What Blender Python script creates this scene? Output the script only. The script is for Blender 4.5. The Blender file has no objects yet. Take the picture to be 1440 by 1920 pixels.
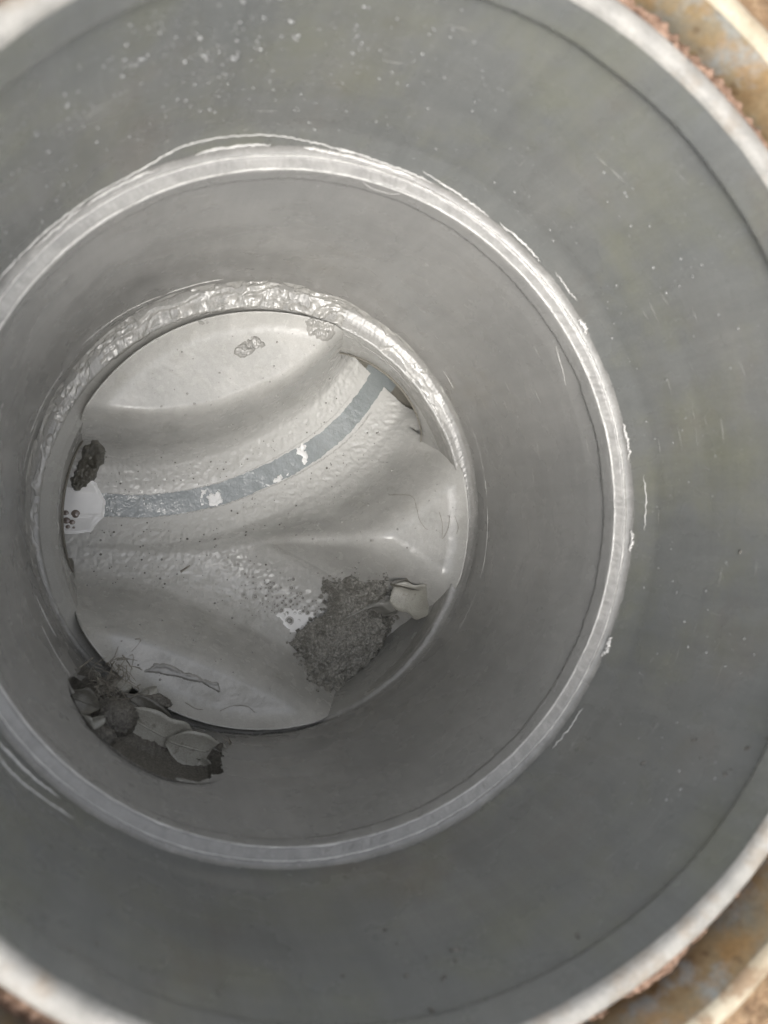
import bpy, math, random
import numpy as np
from mathutils import Matrix, Vector

# ------------------------------------------------------------------ camera, sky, sun, exposure
scene = bpy.context.scene
COL = scene.collection
R = math.radians

cam_data = bpy.data.cameras.new("camera")
cam = bpy.data.objects.new("camera", cam_data)
COL.objects.link(cam)
cam.matrix_world = (Matrix.Translation((-0.0856, -0.0072, 0.1909)) @
                    Matrix.Rotation(-0.3305, 4, 'Y') @ Matrix.Rotation(0.011, 4, 'X'))
cam_data.sensor_fit = 'VERTICAL'
cam_data.sensor_height = 48.0
cam_data.sensor_width = 36.0
cam_data.lens = 36.0
cam_data.clip_start = 0.005
cam_data.clip_end = 200.0
cam_data.dof.use_dof = True
cam_data.dof.focus_distance = 0.49
cam_data.dof.aperture_fstop = 12.0
scene.camera = cam

SUN_EL, SUN_AZ = R(60), R(-116)          # azimuth measured from +x; the light comes from the lower edge of the picture
world = bpy.data.worlds.new("World")
scene.world = world
world.use_nodes = True
wn, wl = world.node_tree.nodes, world.node_tree.links
wn.clear()
sky = wn.new('ShaderNodeTexSky')
sky.sky_type = 'NISHITA'
sky.sun_disc = False
sky.sun_elevation = SUN_EL
sky.sun_rotation = R(90) - SUN_AZ
sky.air_density = 1.0
sky.dust_density = 4.0
sky.ozone_density = 1.0
hs = wn.new('ShaderNodeHueSaturation')   # thin cloud veil: the sky is paler than clear blue
hs.inputs['Saturation'].default_value = 0.25
bg = wn.new('ShaderNodeBackground')
bg.inputs['Strength'].default_value = 0.15
wo = wn.new('ShaderNodeOutputWorld')
wl.new(sky.outputs[0], hs.inputs['Color'])
wl.new(hs.outputs[0], bg.inputs['Color'])
wl.new(bg.outputs[0], wo.inputs['Surface'])

sun_data = bpy.data.lights.new("sun", 'SUN')
sun_data.energy = 0.65
sun_data.angle = R(38)
sun_data.color = (1.0, 0.95, 0.87)
sun = bpy.data.objects.new("sun", sun_data)
COL.objects.link(sun)
sdir = Vector((math.cos(SUN_EL) * math.cos(SUN_AZ), math.cos(SUN_EL) * math.sin(SUN_AZ), math.sin(SUN_EL)))
sun.rotation_euler = sdir.to_track_quat('Z', 'Y').to_euler()
sun.location = sdir * 3

vs = scene.view_settings
vs.view_transform = 'Standard'
vs.look = 'None'
vs.gamma = 1.0
vs.exposure = 1.53
vs.use_curve_mapping = False
scene.render.engine = 'CYCLES'
scene.cycles.max_bounces = 10
scene.cycles.diffuse_bounces = 5
scene.cycles.use_denoising = True
scene.cycles.use_adaptive_sampling = True
scene.cycles.adaptive_threshold = 0.02
scene.cycles.caustics_reflective = False
scene.cycles.caustics_refractive = False

# ------------------------------------------------------------------ numpy noise
_rng = np.random.RandomState(7)
_TAB = _rng.rand(64, 64, 64).astype(np.float32)

def vnoise(x, y, z):
    xi, yi, zi = np.floor(x).astype(int), np.floor(y).astype(int), np.floor(z).astype(int)
    fx, fy, fz = x - xi, y - yi, z - zi
    fx, fy, fz = fx * fx * (3 - 2 * fx), fy * fy * (3 - 2 * fy), fz * fz * (3 - 2 * fz)
    def t(a, b, c): return _TAB[(xi + a) & 63, (yi + b) & 63, (zi + c) & 63]
    def lx(b, c): return t(0, b, c) * (1 - fx) + t(1, b, c) * fx
    def ly(c): return lx(0, c) * (1 - fy) + lx(1, c) * fy
    return (ly(0) * (1 - fz) + ly(1) * fz) * 2 - 1

def fbm(x, y, z=0.0, octv=4, gain=0.5):
    x, y = np.asarray(x, float), np.asarray(y, float)
    z = np.zeros_like(x) + z
    s, a, n = 0, 1.0, 0
    for o in range(octv):
        k = 2.03 ** o
        s = s + a * vnoise(x * k + 17.3 * o, y * k + 5.1 * o, z * k + 9.7 * o)
        n += a
        a *= gain
    return s / n

def ridged(x, y, z=0.0, octv=3):
    x, y = np.asarray(x, float), np.asarray(y, float)
    z = np.zeros_like(x) + z
    s, a, n = 0, 1.0, 0
    for o in range(octv):
        k = 2.1 ** o
        s = s + a * (1 - 2.2 * np.abs(vnoise(x * k + 31.7 * o, y * k + 3.3 * o, z * k + 7.9 * o)))
        n += a
        a *= 0.5
    return s / n

def sstep(a, b, x):
    t = np.clip((x - a) / (b - a), 0, 1)
    return t * t * (3 - 2 * t)

def smin(a, b, k):
    h = np.clip(0.5 + 0.5 * (b - a) / k, 0, 1)
    return b * (1 - h) + a * h - k * h * (1 - h)

# ------------------------------------------------------------------ mesh helpers
def make_mesh(name, verts, faces, smooth=True, mat_idx=None):
    me = bpy.data.meshes.new(name)
    verts = np.asarray(verts, dtype=np.float32)
    if isinstance(faces, np.ndarray):
        n = faces.shape[1]
        me.vertices.add(len(verts))
        me.vertices.foreach_set('co', verts.ravel())
        me.loops.add(faces.size)
        me.loops.foreach_set('vertex_index', faces.astype(np.int32).ravel())
        me.polygons.add(len(faces))
        me.polygons.foreach_set('loop_start', np.arange(0, faces.size, n, dtype=np.int32))
        me.update(calc_edges=True)
    else:
        me.from_pydata([tuple(v) for v in verts], [], faces)
    me.polygons.foreach_set('use_smooth', np.full(len(me.polygons), smooth))
    if mat_idx is not None:
        me.polygons.foreach_set('material_index', np.asarray(mat_idx, dtype=np.int32))
    me.validate()
    me.update()
    return me

def obj(name, me, mats, parent=None, label=None, cat=None, group=None, kind=None):
    o = bpy.data.objects.new(name, me)
    if me is not None:
        for m in (mats if isinstance(mats, (list, tuple)) else [mats]):
            me.materials.append(m)
    COL.objects.link(o)
    if parent: o.parent = parent
    if label: o['label'] = label
    if cat: o['category'] = cat
    if group: o['group'] = group
    if kind: o['kind'] = kind
    return o

def grid_faces(nu, nv, wrap_u=False):
    iu = np.arange(nu if wrap_u else nu - 1)
    iv = np.arange(nv - 1)
    a, b = np.meshgrid(iu, iv, indexing='ij')
    a, b = a.ravel(), b.ravel()
    a2 = (a + 1) % nu
    return np.stack([a * nv + b, a2 * nv + b, a2 * nv + b + 1, a * nv + b + 1], 1)

def refine(prof, step):
    out = [np.array(prof[0], float)]
    for p, q in zip(prof[:-1], prof[1:]):
        p, q = np.array(p, float), np.array(q, float)
        n = max(1, int(np.linalg.norm((q - p)[:2]) / step))
        for k in range(1, n + 1):
            out.append(p + (q - p) * k / n)
    return np.array(out)

def lathe(name, prof, nt=360, step=0.004, disp=None, cut=None):
    """profile rows (r, z, cx, cy); faces run so that normals point to the axis for a downward profile"""
    prof = [tuple(p) + (0, 0) if len(p) == 2 else p for p in prof]
    pr = refine(prof, step)
    th = np.linspace(0, 2 * np.pi, nt, endpoint=False)
    T, K = np.meshgrid(th, np.arange(len(pr)), indexing='ij')
    rr, zz, cx, cy = pr[K, 0], pr[K, 1], pr[K, 2], pr[K, 3]
    if disp is not None:
        dr, dz = disp(T, rr, zz)
        rr, zz = rr + dr, zz + dz
    V = np.stack([cx + rr * np.cos(T), cy + rr * np.sin(T), zz], -1).reshape(-1, 3)
    F = grid_faces(nt, len(pr), True)
    if cut is not None:
        c = V[F].mean(1)
        keep = ~cut(c)
        F = F[keep]
        used = np.unique(F)
        remap = -np.ones(len(V), int)
        remap[used] = np.arange(len(used))
        V, F = V[used], remap[F]
    return make_mesh(name, V, F)

def tube_geo(pts, rad, seg=6):
    pts = [Vector(p) for p in pts]
    n = len(pts)
    rads = rad if hasattr(rad, '__len__') else [rad] * n
    V, F = [], []
    up = Vector((0.3, 0.2, 1)).normalized()
    for i, p in enumerate(pts):
        t = (pts[min(i + 1, n - 1)] - pts[max(i - 1, 0)]).normalized()
        a = t.cross(up)
        if a.length < 1e-4: a = t.cross(Vector((1, 0, 0)))
        a.normalize()
        b = t.cross(a)
        for k in range(seg):
            an = 2 * math.pi * k / seg
            V.append(p + (a * math.cos(an) + b * math.sin(an)) * rads[i])
    for i in range(n - 1):
        for k in range(seg):
            F.append((i * seg + k, i * seg + (k + 1) % seg, (i + 1) * seg + (k + 1) % seg, (i + 1) * seg + k))
    F.append(tuple(range(seg))[::-1])
    F.append(tuple(range((n - 1) * seg, n * seg)))
    return V, F

def merge(geos):
    V, F = [], []
    for v, f in geos:
        o = len(V)
        V += list(v)
        F += [tuple(i + o for i in ff) for ff in f]
    return V, F

def catmull(pts, n=8):
    P = [np.array(p, float) for p in pts]
    P = [2 * P[0] - P[1]] + P + [2 * P[-1] - P[-2]]
    out = []
    for i in range(1, len(P) - 2):
        for k in range(n):
            t = k / n
            out.append(0.5 * ((2 * P[i]) + (-P[i - 1] + P[i + 1]) * t + (2 * P[i - 1] - 5 * P[i] + 4 * P[i + 1] - P[i + 2]) * t * t
                              + (-P[i - 1] + 3 * P[i] - 3 * P[i + 1] + P[i + 2]) * t ** 3))
    out.append(P[-2])
    return np.array(out)

# ------------------------------------------------------------------ materials
def mat(name, cols, scale=60.0, rough=0.5, fine=None, bumps=(), spec=0.5, rough_var=0.0, detail=6.0,
        stretch=(1, 1, 1), coat=0.0, trans=0.0, alpha=None, sss=0.0, stain=None, streak=0.0, scratch=False, tide=0.0):
    """cols: list of (pos, rgb) along a noise; bumps: (scale, distance, strength)"""
    m = bpy.data.materials.new(name)
    m.use_nodes = True
    nt = m.node_tree
    N, L = nt.nodes, nt.links
    b = N['Principled BSDF']
    tc = N.new('ShaderNodeTexCoord')
    mp = N.new('ShaderNodeMapping')
    mp.inputs['Scale'].default_value = stretch
    L.new(tc.outputs['Object'], mp.inputs['Vector'])
    nz = N.new('ShaderNodeTexNoise')
    nz.inputs['Scale'].default_value = scale
    nz.inputs['Detail'].default_value = detail
    nz.inputs['Roughness'].default_value = 0.6
    L.new(mp.outputs[0], nz.inputs['Vector'])
    rp = N.new('ShaderNodeValToRGB')
    els = rp.color_ramp.elements
    els[0].position, els[0].color = cols[0][0], (*cols[0][1], 1)
    els[1].position, els[1].color = cols[-1][0], (*cols[-1][1], 1)
    for p, c in cols[1:-1]:
        e = els.new(p)
        e.color = (*c, 1)
    L.new(nz.outputs['Fac'], rp.inputs['Fac'])
    out = rp.outputs['Color']
    if stain:                                   # (scale, lo, hi, colour, amount): blotches of dirt with a shape of their own
        for sc, lo, hi, colr, amt in stain:
            sn = N.new('ShaderNodeTexNoise')
            sn.inputs['Scale'].default_value = sc
            sn.inputs['Detail'].default_value = 8
            sn.inputs['Roughness'].default_value = 0.65
            L.new(tc.outputs['Object'], sn.inputs['Vector'])
            mr = N.new('ShaderNodeMapRange')
            mr.inputs['From Min'].default_value = lo
            mr.inputs['From Max'].default_value = hi
            mr.inputs['To Max'].default_value = amt
            L.new(sn.outputs['Fac'], mr.inputs['Value'])
            mx = N.new('ShaderNodeMix')
            mx.data_type = 'RGBA'
            L.new(mr.outputs[0], mx.inputs[0])
            L.new(out, mx.inputs[6])
            mx.inputs[7].default_value = (*colr, 1)
            out = mx.outputs[2]
    for streak_, sc3, nsc in ((streak, (1, 1, 0.06), 160), (tide, (0.05, 0.05, 1), 150)):     # runs down the wall, tide lines round it
        if not streak_: continue
        sm = N.new('ShaderNodeMapping')
        sm.inputs['Scale'].default_value = sc3
        L.new(tc.outputs['Object'], sm.inputs['Vector'])
        sn = N.new('ShaderNodeTexNoise')
        sn.inputs['Scale'].default_value = nsc
        sn.inputs['Detail'].default_value = 6
        sn.inputs['Roughness'].default_value = 0.7
        L.new(sm.outputs[0], sn.inputs['Vector'])
        mr = N.new('ShaderNodeMapRange')
        mr.inputs['From Min'].default_value = 0.3
        mr.inputs['From Max'].default_value = 0.7
        mr.inputs['To Min'].default_value = 1 - streak_
        mr.inputs['To Max'].default_value = 1 + streak_
        L.new(sn.outputs['Fac'], mr.inputs['Value'])
        hv = N.new('ShaderNodeHueSaturation')
        L.new(out, hv.inputs['Color'])
        L.new(mr.outputs[0], hv.inputs['Value'])
        out = hv.outputs[0]
    if fine:
        fs, amt = fine
        n2 = N.new('ShaderNodeTexNoise')
        n2.inputs['Scale'].default_value = fs
        n2.inputs['Detail'].default_value = 3
        L.new(tc.outputs['Object'], n2.inputs['Vector'])
        mr = N.new('ShaderNodeMapRange')
        mr.inputs['From Min'].default_value = 0.3
        mr.inputs['From Max'].default_value = 0.7
        mr.inputs['To Min'].default_value = 1 - amt
        mr.inputs['To Max'].default_value = 1 + amt
        L.new(n2.outputs['Fac'], mr.inputs['Value'])
        hsv = N.new('ShaderNodeHueSaturation')
        L.new(out, hsv.inputs['Color'])
        L.new(mr.outputs[0], hsv.inputs['Value'])
        out = hsv.outputs[0]
    L.new(out, b.inputs['Base Color'])
    if rough_var > 0:
        mr = N.new('ShaderNodeMapRange')
        mr.inputs['From Min'].default_value = 0.3
        mr.inputs['From Max'].default_value = 0.7
        mr.inputs['To Min'].default_value = max(0.02, rough - rough_var)
        mr.inputs['To Max'].default_value = min(1, rough + rough_var)
        n3 = N.new('ShaderNodeTexNoise')
        n3.inputs['Scale'].default_value = scale * 2.7
        n3.inputs['Detail'].default_value = 5
        L.new(tc.outputs['Object'], n3.inputs['Vector'])
        L.new(n3.outputs['Fac'], mr.inputs['Value'])
        L.new(mr.outputs[0], b.inputs['Roughness'])
    else:
        b.inputs['Roughness'].default_value = rough
    b.inputs['Specular IOR Level'].default_value = spec
    b.inputs['Coat Weight'].default_value = coat
    b.inputs['Coat Roughness'].default_value = 0.15
    b.inputs['Transmission Weight'].default_value = trans
    if sss:
        b.inputs['Subsurface Weight'].default_value = sss
        b.inputs['Subsurface Radius'].default_value = (0.004, 0.004, 0.0035)
        b.inputs['Subsurface Scale'].default_value = 1.0
    if alpha is not None:
        b.inputs['Alpha'].default_value = alpha
    prev = None
    if scratch:                                 # fine marks running round the pipe
        sm = N.new('ShaderNodeMapping')
        sm.inputs['Scale'].default_value = (0.12, 0.12, 1)
        L.new(tc.outputs['Object'], sm.inputs['Vector'])
        sn = N.new('ShaderNodeTexNoise')
        sn.inputs['Scale'].default_value = 1600
        sn.inputs['Detail'].default_value = 2
        L.new(sm.outputs[0], sn.inputs['Vector'])
        bp = N.new('ShaderNodeBump')
        bp.inputs['Strength'].default_value = 0.10
        bp.inputs['Distance'].default_value = 0.0003
        L.new(sn.outputs['Fac'], bp.inputs['Height'])
        prev = bp.outputs[0]
    for sc, dist, st in bumps:
        bn = N.new('ShaderNodeTexNoise')
        bn.inputs['Scale'].default_value = sc
        bn.inputs['Detail'].default_value = 4
        bn.inputs['Roughness'].default_value = 0.6
        L.new(mp.outputs[0], bn.inputs['Vector'])
        bp = N.new('ShaderNodeBump')
        bp.inputs['Strength'].default_value = st
        bp.inputs['Distance'].default_value = dist
        L.new(bn.outputs['Fac'], bp.inputs['Height'])
        if prev: L.new(prev, bp.inputs['Normal'])
        prev = bp.outputs[0]
    if prev: L.new(prev, b.inputs['Normal'])
    return m

M = {}
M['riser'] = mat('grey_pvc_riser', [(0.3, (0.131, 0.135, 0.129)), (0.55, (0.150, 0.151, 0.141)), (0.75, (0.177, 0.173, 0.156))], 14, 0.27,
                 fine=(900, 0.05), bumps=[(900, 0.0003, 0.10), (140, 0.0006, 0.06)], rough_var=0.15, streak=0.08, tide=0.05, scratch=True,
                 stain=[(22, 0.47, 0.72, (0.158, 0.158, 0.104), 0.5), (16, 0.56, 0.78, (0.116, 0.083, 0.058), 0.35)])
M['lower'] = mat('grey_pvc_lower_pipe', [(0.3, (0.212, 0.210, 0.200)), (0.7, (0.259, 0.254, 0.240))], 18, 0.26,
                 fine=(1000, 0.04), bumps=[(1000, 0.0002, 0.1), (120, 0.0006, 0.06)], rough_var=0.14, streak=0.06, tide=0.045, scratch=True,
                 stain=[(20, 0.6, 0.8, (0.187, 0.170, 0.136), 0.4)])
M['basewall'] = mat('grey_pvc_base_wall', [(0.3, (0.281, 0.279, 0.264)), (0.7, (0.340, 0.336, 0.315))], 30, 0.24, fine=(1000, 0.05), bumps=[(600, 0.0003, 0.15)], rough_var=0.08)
M['ledge'] = mat('pale_pvc_ledge', [(0.3, (0.184, 0.180, 0.170)), (0.7, (0.276, 0.270, 0.254))], 120, 0.2,
                 fine=(1500, 0.06), bumps=[(700, 0.0004, 0.25), (2500, 0.0002, 0.2)], rough_var=0.12)
M['seat'] = mat('grey_pvc_seat', [(0.3, (0.212, 0.210, 0.198)), (0.7, (0.264, 0.259, 0.244))], 120, 0.22, fine=(1500, 0.06), bumps=[(500, 0.0004, 0.25)], rough_var=0.1)
M['rim'] = mat('weathered_pale_rim', [(0.3, (0.183, 0.176, 0.158)), (0.5, (0.232, 0.222, 0.201)), (0.72, (0.296, 0.282, 0.253))], 90, 0.6,
               fine=(900, 0.1), bumps=[(500, 0.0006, 0.4)], stain=[(60, 0.52, 0.70, (0.169, 0.120, 0.070), 0.65)])
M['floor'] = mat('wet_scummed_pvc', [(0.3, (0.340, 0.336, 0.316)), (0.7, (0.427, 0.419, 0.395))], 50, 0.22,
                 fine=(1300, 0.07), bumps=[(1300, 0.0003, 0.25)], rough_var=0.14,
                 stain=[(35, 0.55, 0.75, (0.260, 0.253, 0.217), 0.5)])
M['mouth'] = mat('brown_stained_pipe', [(0.3, (0.140, 0.130, 0.108)), (0.7, (0.210, 0.199, 0.171))], 60, 0.35, fine=(900, 0.08), bumps=[(500, 0.0006, 0.3)])
M['frame'] = mat('stained_frame_plastic', [(0.35, (0.187, 0.170, 0.128)), (0.5, (0.230, 0.170, 0.093)), (0.65, (0.162, 0.102, 0.047))], 45, 0.6,
                 fine=(600, 0.12), bumps=[(300, 0.0008, 0.3)], stain=[(70, 0.50, 0.62, (0.230, 0.238, 0.225), 0.85), (40, 0.52, 0.62, (0.281, 0.162, 0.060), 0.6), (150, 0.58, 0.66, (0.085, 0.051, 0.025), 0.7)])
M['lip'] = mat('pale_frame_lip', [(0.3, (0.230, 0.178, 0.111)), (0.7, (0.374, 0.332, 0.246))], 70, 0.6, fine=(700, 0.1), bumps=[(400, 0.0006, 0.3)], stain=[(60, 0.52, 0.6, (0.170, 0.102, 0.051), 0.75)])
M['soil'] = mat('dry_brown_soil', [(0.3, (0.085, 0.051, 0.030)), (0.5, (0.187, 0.123, 0.072)), (0.72, (0.306, 0.221, 0.136))], 260, 0.95,
                fine=(1500, 0.25), bumps=[(900, 0.001, 0.6)], spec=0.15)
M['soil_pink'] = mat('pinkish_sandy_soil', [(0.3, (0.093, 0.055, 0.038)), (0.5, (0.204, 0.132, 0.093)), (0.72, (0.340, 0.234, 0.174))], 420, 0.95,
                     fine=(1800, 0.25), bumps=[(1200, 0.001, 0.6)], spec=0.15)
M['grease'] = mat('wet_grease', [(0.3, (0.221, 0.218, 0.203)), (0.7, (0.325, 0.317, 0.295))], 200, 0.17, spec=0.5,
                  bumps=[(600, 0.0006, 0.35)], coat=0.3)
M['sealant'] = mat('clear_glue_bead', [(0.3, (0.405, 0.396, 0.378)), (0.7, (0.540, 0.531, 0.504))], 200, 0.2, spec=0.6)
M['water'] = mat('grey_water', [(0.3, (0.229, 0.251, 0.251)), (0.7, (0.273, 0.294, 0.294))], 40, 0.04, spec=0.6, bumps=[(90, 0.004, 0.45)])
M['glint_foam_white'] = mat('white_glint_film', [(0.3, (0.762, 0.758, 0.743)), (0.7, (0.841, 0.836, 0.821))], 80, 0.25, bumps=[(200, 0.0006, 0.2)])  # white of the painted sky glints, shared by the foam film
M['bubble_dark'] = mat('bubble_brown', [(0.3, (0.13, 0.10, 0.085)), (0.7, (0.26, 0.22, 0.19))], 300, 0.12, spec=0.6)
M['bubble_grey'] = mat('bubble_grey', [(0.3, (0.17, 0.165, 0.15)), (0.7, (0.30, 0.29, 0.265))], 300, 0.12, spec=0.6)
M['sludge'] = mat('grey_granular_sludge', [(0.3, (0.111, 0.106, 0.093)), (0.5, (0.212, 0.206, 0.183)), (0.72, (0.391, 0.378, 0.340))], 700, 0.28,
                  fine=(2600, 0.3), bumps=[(1600, 0.001, 0.6)], spec=0.6)
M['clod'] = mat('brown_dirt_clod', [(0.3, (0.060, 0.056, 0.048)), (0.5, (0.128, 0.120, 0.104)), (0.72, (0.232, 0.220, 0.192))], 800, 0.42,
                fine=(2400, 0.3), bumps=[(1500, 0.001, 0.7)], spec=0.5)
M['leafpale'] = mat('pale_grey_leaf', [(0.3, (0.255, 0.246, 0.212)), (0.7, (0.357, 0.348, 0.306))], 90, 0.32, fine=(1500, 0.15), bumps=[(500, 0.0008, 0.4)], stain=[(220, 0.60, 0.68, (0.119, 0.106, 0.085), 0.6)])
M['leafdark'] = mat('dark_wet_leaf', [(0.3, (0.072, 0.068, 0.056)), (0.7, (0.152, 0.144, 0.120))], 200, 0.35, fine=(1500, 0.15), bumps=[(500, 0.0008, 0.4)])
M['root'] = mat('grey_brown_root', [(0.3, (0.14, 0.125, 0.10)), (0.7, (0.32, 0.30, 0.255))], 300, 0.55, fine=(1500, 0.15))
M['film'] = mat('grey_slime_film', [(0.3, (0.24, 0.235, 0.215)), (0.7, (0.32, 0.315, 0.29))], 120, 0.25, bumps=[(300, 0.0008, 0.3)])
M['drop'] = mat('droplet_white', [(0.3, (0.182, 0.182, 0.176)), (0.7, (0.283, 0.283, 0.270))], 400, 0.12, spec=0.7, coat=0.4)
M['shell'] = mat('dark_outer_shell', [(0.3, (0.10, 0.10, 0.10)), (0.7, (0.14, 0.14, 0.13))], 60, 0.7)
M['straw'] = mat('dry_straw', [(0.3, (0.50, 0.38, 0.20)), (0.7, (0.66, 0.54, 0.34))], 300, 0.6)

# a pale mineral crust covers the plastic below the old waterline, with a ragged patchy edge; it also paints light into the channel bottoms
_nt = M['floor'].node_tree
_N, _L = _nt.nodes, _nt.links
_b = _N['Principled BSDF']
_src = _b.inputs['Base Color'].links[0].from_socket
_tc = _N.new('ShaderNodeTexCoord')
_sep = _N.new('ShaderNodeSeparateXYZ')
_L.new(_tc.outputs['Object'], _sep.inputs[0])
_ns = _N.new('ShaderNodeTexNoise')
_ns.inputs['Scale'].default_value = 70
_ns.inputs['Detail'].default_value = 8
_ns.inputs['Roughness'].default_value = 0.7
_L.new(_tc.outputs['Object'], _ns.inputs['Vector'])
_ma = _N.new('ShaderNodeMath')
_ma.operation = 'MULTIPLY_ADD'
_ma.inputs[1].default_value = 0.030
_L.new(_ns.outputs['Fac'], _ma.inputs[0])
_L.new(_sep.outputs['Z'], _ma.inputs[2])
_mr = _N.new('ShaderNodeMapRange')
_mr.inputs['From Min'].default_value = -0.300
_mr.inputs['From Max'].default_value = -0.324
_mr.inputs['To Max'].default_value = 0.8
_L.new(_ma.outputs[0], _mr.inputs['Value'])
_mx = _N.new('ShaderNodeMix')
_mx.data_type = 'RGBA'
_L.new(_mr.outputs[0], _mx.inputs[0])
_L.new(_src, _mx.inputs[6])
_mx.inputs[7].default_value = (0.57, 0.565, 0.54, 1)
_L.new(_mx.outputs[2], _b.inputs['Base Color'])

# ------------------------------------------------------------------ invert (channel floor) as a height function
FC = np.array([0.004, -0.007])            # floor disc centre
FR = 0.1225
MAIN = catmull([(-175, 4), (-122, 3.5), (-94, 3), (-62, 3), (-21, 11), (15, 26), (45, 43), (68, 62), (84, 81), (97, 101), (120, 136)], 8) / 1000
BRANCH = catmull([(-160, -9), (-122, -10), (-94, -15), (-61, -23), (-28, -37), (15, -59), (60, -86), (99, -111), (145, -140)], 8) / 1000
CR = 0.042                                # channel radius

def poly_dist(x, y, P):
    best = np.full(x.shape, 1e9)
    par = np.zeros(x.shape)
    tot = len(P) - 1
    for i in range(tot):
        a, b = P[i], P[i + 1]
        d = b - a
        t = np.clip(((x - a[0]) * d[0] + (y - a[1]) * d[1]) / (d @ d), 0, 1)
        q = np.hypot(x - a[0] - t * d[0], y - a[1] - t * d[1])
        m = q < best
        best = np.where(m, q, best)
        par = np.where(m, (i + t) / tot, par)
    return best, par

def main_bottom(t): return -0.3550 + 0.006 * t
def branch_bottom(t): return -0.3500 + 0.020 * sstep(0.05, 0.6, t)

def floor_smooth(x, y):
    r = np.hypot(x - FC[0], y - FC[1])
    d1, t1 = poly_dist(x, y, MAIN)
    d2, t2 = poly_dist(x, y, BRANCH)
    inward = np.maximum(FR - r, 0)
    bench = -0.2765 - 0.05 * inward
    ny = y + 0.0165 + 0.06 * (x - 0.1)                     # the nose between the two channels has broader, rounder shoulders
    sel = sstep(0.0, 0.06, x) * sstep(0.085, 0.055, np.abs(ny))
    s1 = 1 - sstep(0.025, 0.0555 + 0.015 * sel, d1)
    s2 = 1 - sstep(0.025, 0.0560 + 0.015 * sel, d2)
    z1 = bench * (1 - s1) + main_bottom(t1) * s1 + np.minimum(d1, 0.03) ** 2 / 0.08
    z2 = bench * (1 - s2) + branch_bottom(t2) * s2 + np.minimum(d2, 0.03) ** 2 / 0.08
    z = smin(z1, z2, 0.003 + 0.017 * sstep(-0.09, 0.0, x))
    fil = np.clip((r - 0.1125) / 0.0115, 0, 1.0) ** 2 * 0.007 - 0.03 * sstep(0.1246, 0.1275, r)       # the floor turns up into the wall
    return z + fil * (1 - sstep(0.3, 0.9, np.maximum(s1, s2 * (x < 0)))), d1, t1, d2, t2

def floor_z(x, y):
    x, y = np.asarray(x, float), np.asarray(y, float)
    z, d1, t1, d2, t2 = floor_smooth(x, y)
    deep = sstep(-0.312, -0.336, z)                       # scum crust below the old waterline
    crust = fbm(x * 420, y * 420, 1.0, 3) * 0.0007 + ridged(x * 160, y * 230, 4.0, 2) * 0.00035
    nearw = sstep(0.008, 0.020, d1)
    z = z + deep * crust * (0.12 + 0.88 * nearw)
    z = z + fbm(x * 60, y * 60, 2.0, 3) * 0.0004 * (0.2 + 0.8 * nearw)
    z = z + fbm(x * 500, y * 500, 3.0, 2) * 0.00010
    return z

# ------------------------------------------------------------------ the setting: ground
def annulus(name, radii, nt, zfun):
    th = np.linspace(0, 2 * np.pi, nt, endpoint=False)
    T, RR = np.meshgrid(th, np.array(radii), indexing='ij')
    X, Y = RR * np.cos(T), RR * np.sin(T)
    V = np.stack([X, Y, zfun(X, Y, RR)], -1).reshape(-1, 3)
    F = grid_faces(nt, len(radii), True)[:, ::-1]
    return make_mesh(name, V, F)

def soil_h(X, Y, RR):
    g = fbm(X * 45, Y * 45, 0, 4) * 0.006 + np.maximum(ridged(X * 170, Y * 170, 5, 3), -0.4) * 0.0022 + fbm(X * 700, Y * 700, 3, 2) * 0.0008
    return 0.0055 + g * sstep(0.171, 0.19, RR) + 0.004 * sstep(0.18, 0.4, RR)

obj('ground', annulus('ground', list(np.arange(0.172, 0.30, 0.0008)) + list(np.geomspace(0.302, 6.0, 60)), 1300, soil_h),
    M['soil'], kind='structure')

# ------------------------------------------------------------------ cover frame round the pipe top
frame = obj('cover_frame', None, None, label='brown stained plastic cover frame ringing the pipe, set in soil', cat='frame')
def frame_disp(T, r, z):
    n = fbm(np.cos(T) * 6, np.sin(T) * 6, z * 60, 3)
    return n * 0.0009, n * 0.0004
obj('frame_wall', lathe('frame_wall', [(0.1665, 0.0085), (0.1655, 0.004), (0.1645, -0.02), (0.164, -0.06)], 480, 0.002, frame_disp), M['frame'], frame)
obj('frame_lip', lathe('frame_lip', [(0.1738, -0.01), (0.1735, 0.0075), (0.1728, 0.0098), (0.1712, 0.0104), (0.1690, 0.0102), (0.1672, 0.0092), (0.1664, 0.0070)], 480, 0.0012, frame_disp), M['lip'], frame)

def pack_h(X, Y, RR):
    th = np.arctan2(Y, X)
    big = 0.45 + 0.55 * fbm(np.cos(th) * 7, np.sin(th) * 7, 1, 2)
    heap = sstep(0.1655, 0.1590, RR + 0.0018 * fbm(np.cos(th) * 25, np.sin(th) * 25, 4, 3)) * (0.0095 * np.clip(big + 0.35, 0.10, 1))
    g = np.maximum(ridged(X * 260, Y * 260, 2, 3), -0.5) * 0.0016 + fbm(X * 900, Y * 900, 3, 2) * 0.0007
    return -0.0105 + heap + g
obj('packed_soil', annulus('packed_soil', np.arange(0.1555, 0.1668, 0.0004), 1800, pack_h), M['soil_pink'], kind='stuff',
    label='pinkish sandy soil packed between pipe rim and cover frame', cat='soil')

# ------------------------------------------------------------------ the inspection chamber
ch = obj('inspection_chamber', None, None, cat='inspection chamber',
         label='round grey plastic drain inspection chamber with stepped walls, seen from above')
ch.location = (0, 0, 0)

O2 = (-0.0046, -0.0016)
O3 = (-0.0009, -0.0064)

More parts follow.
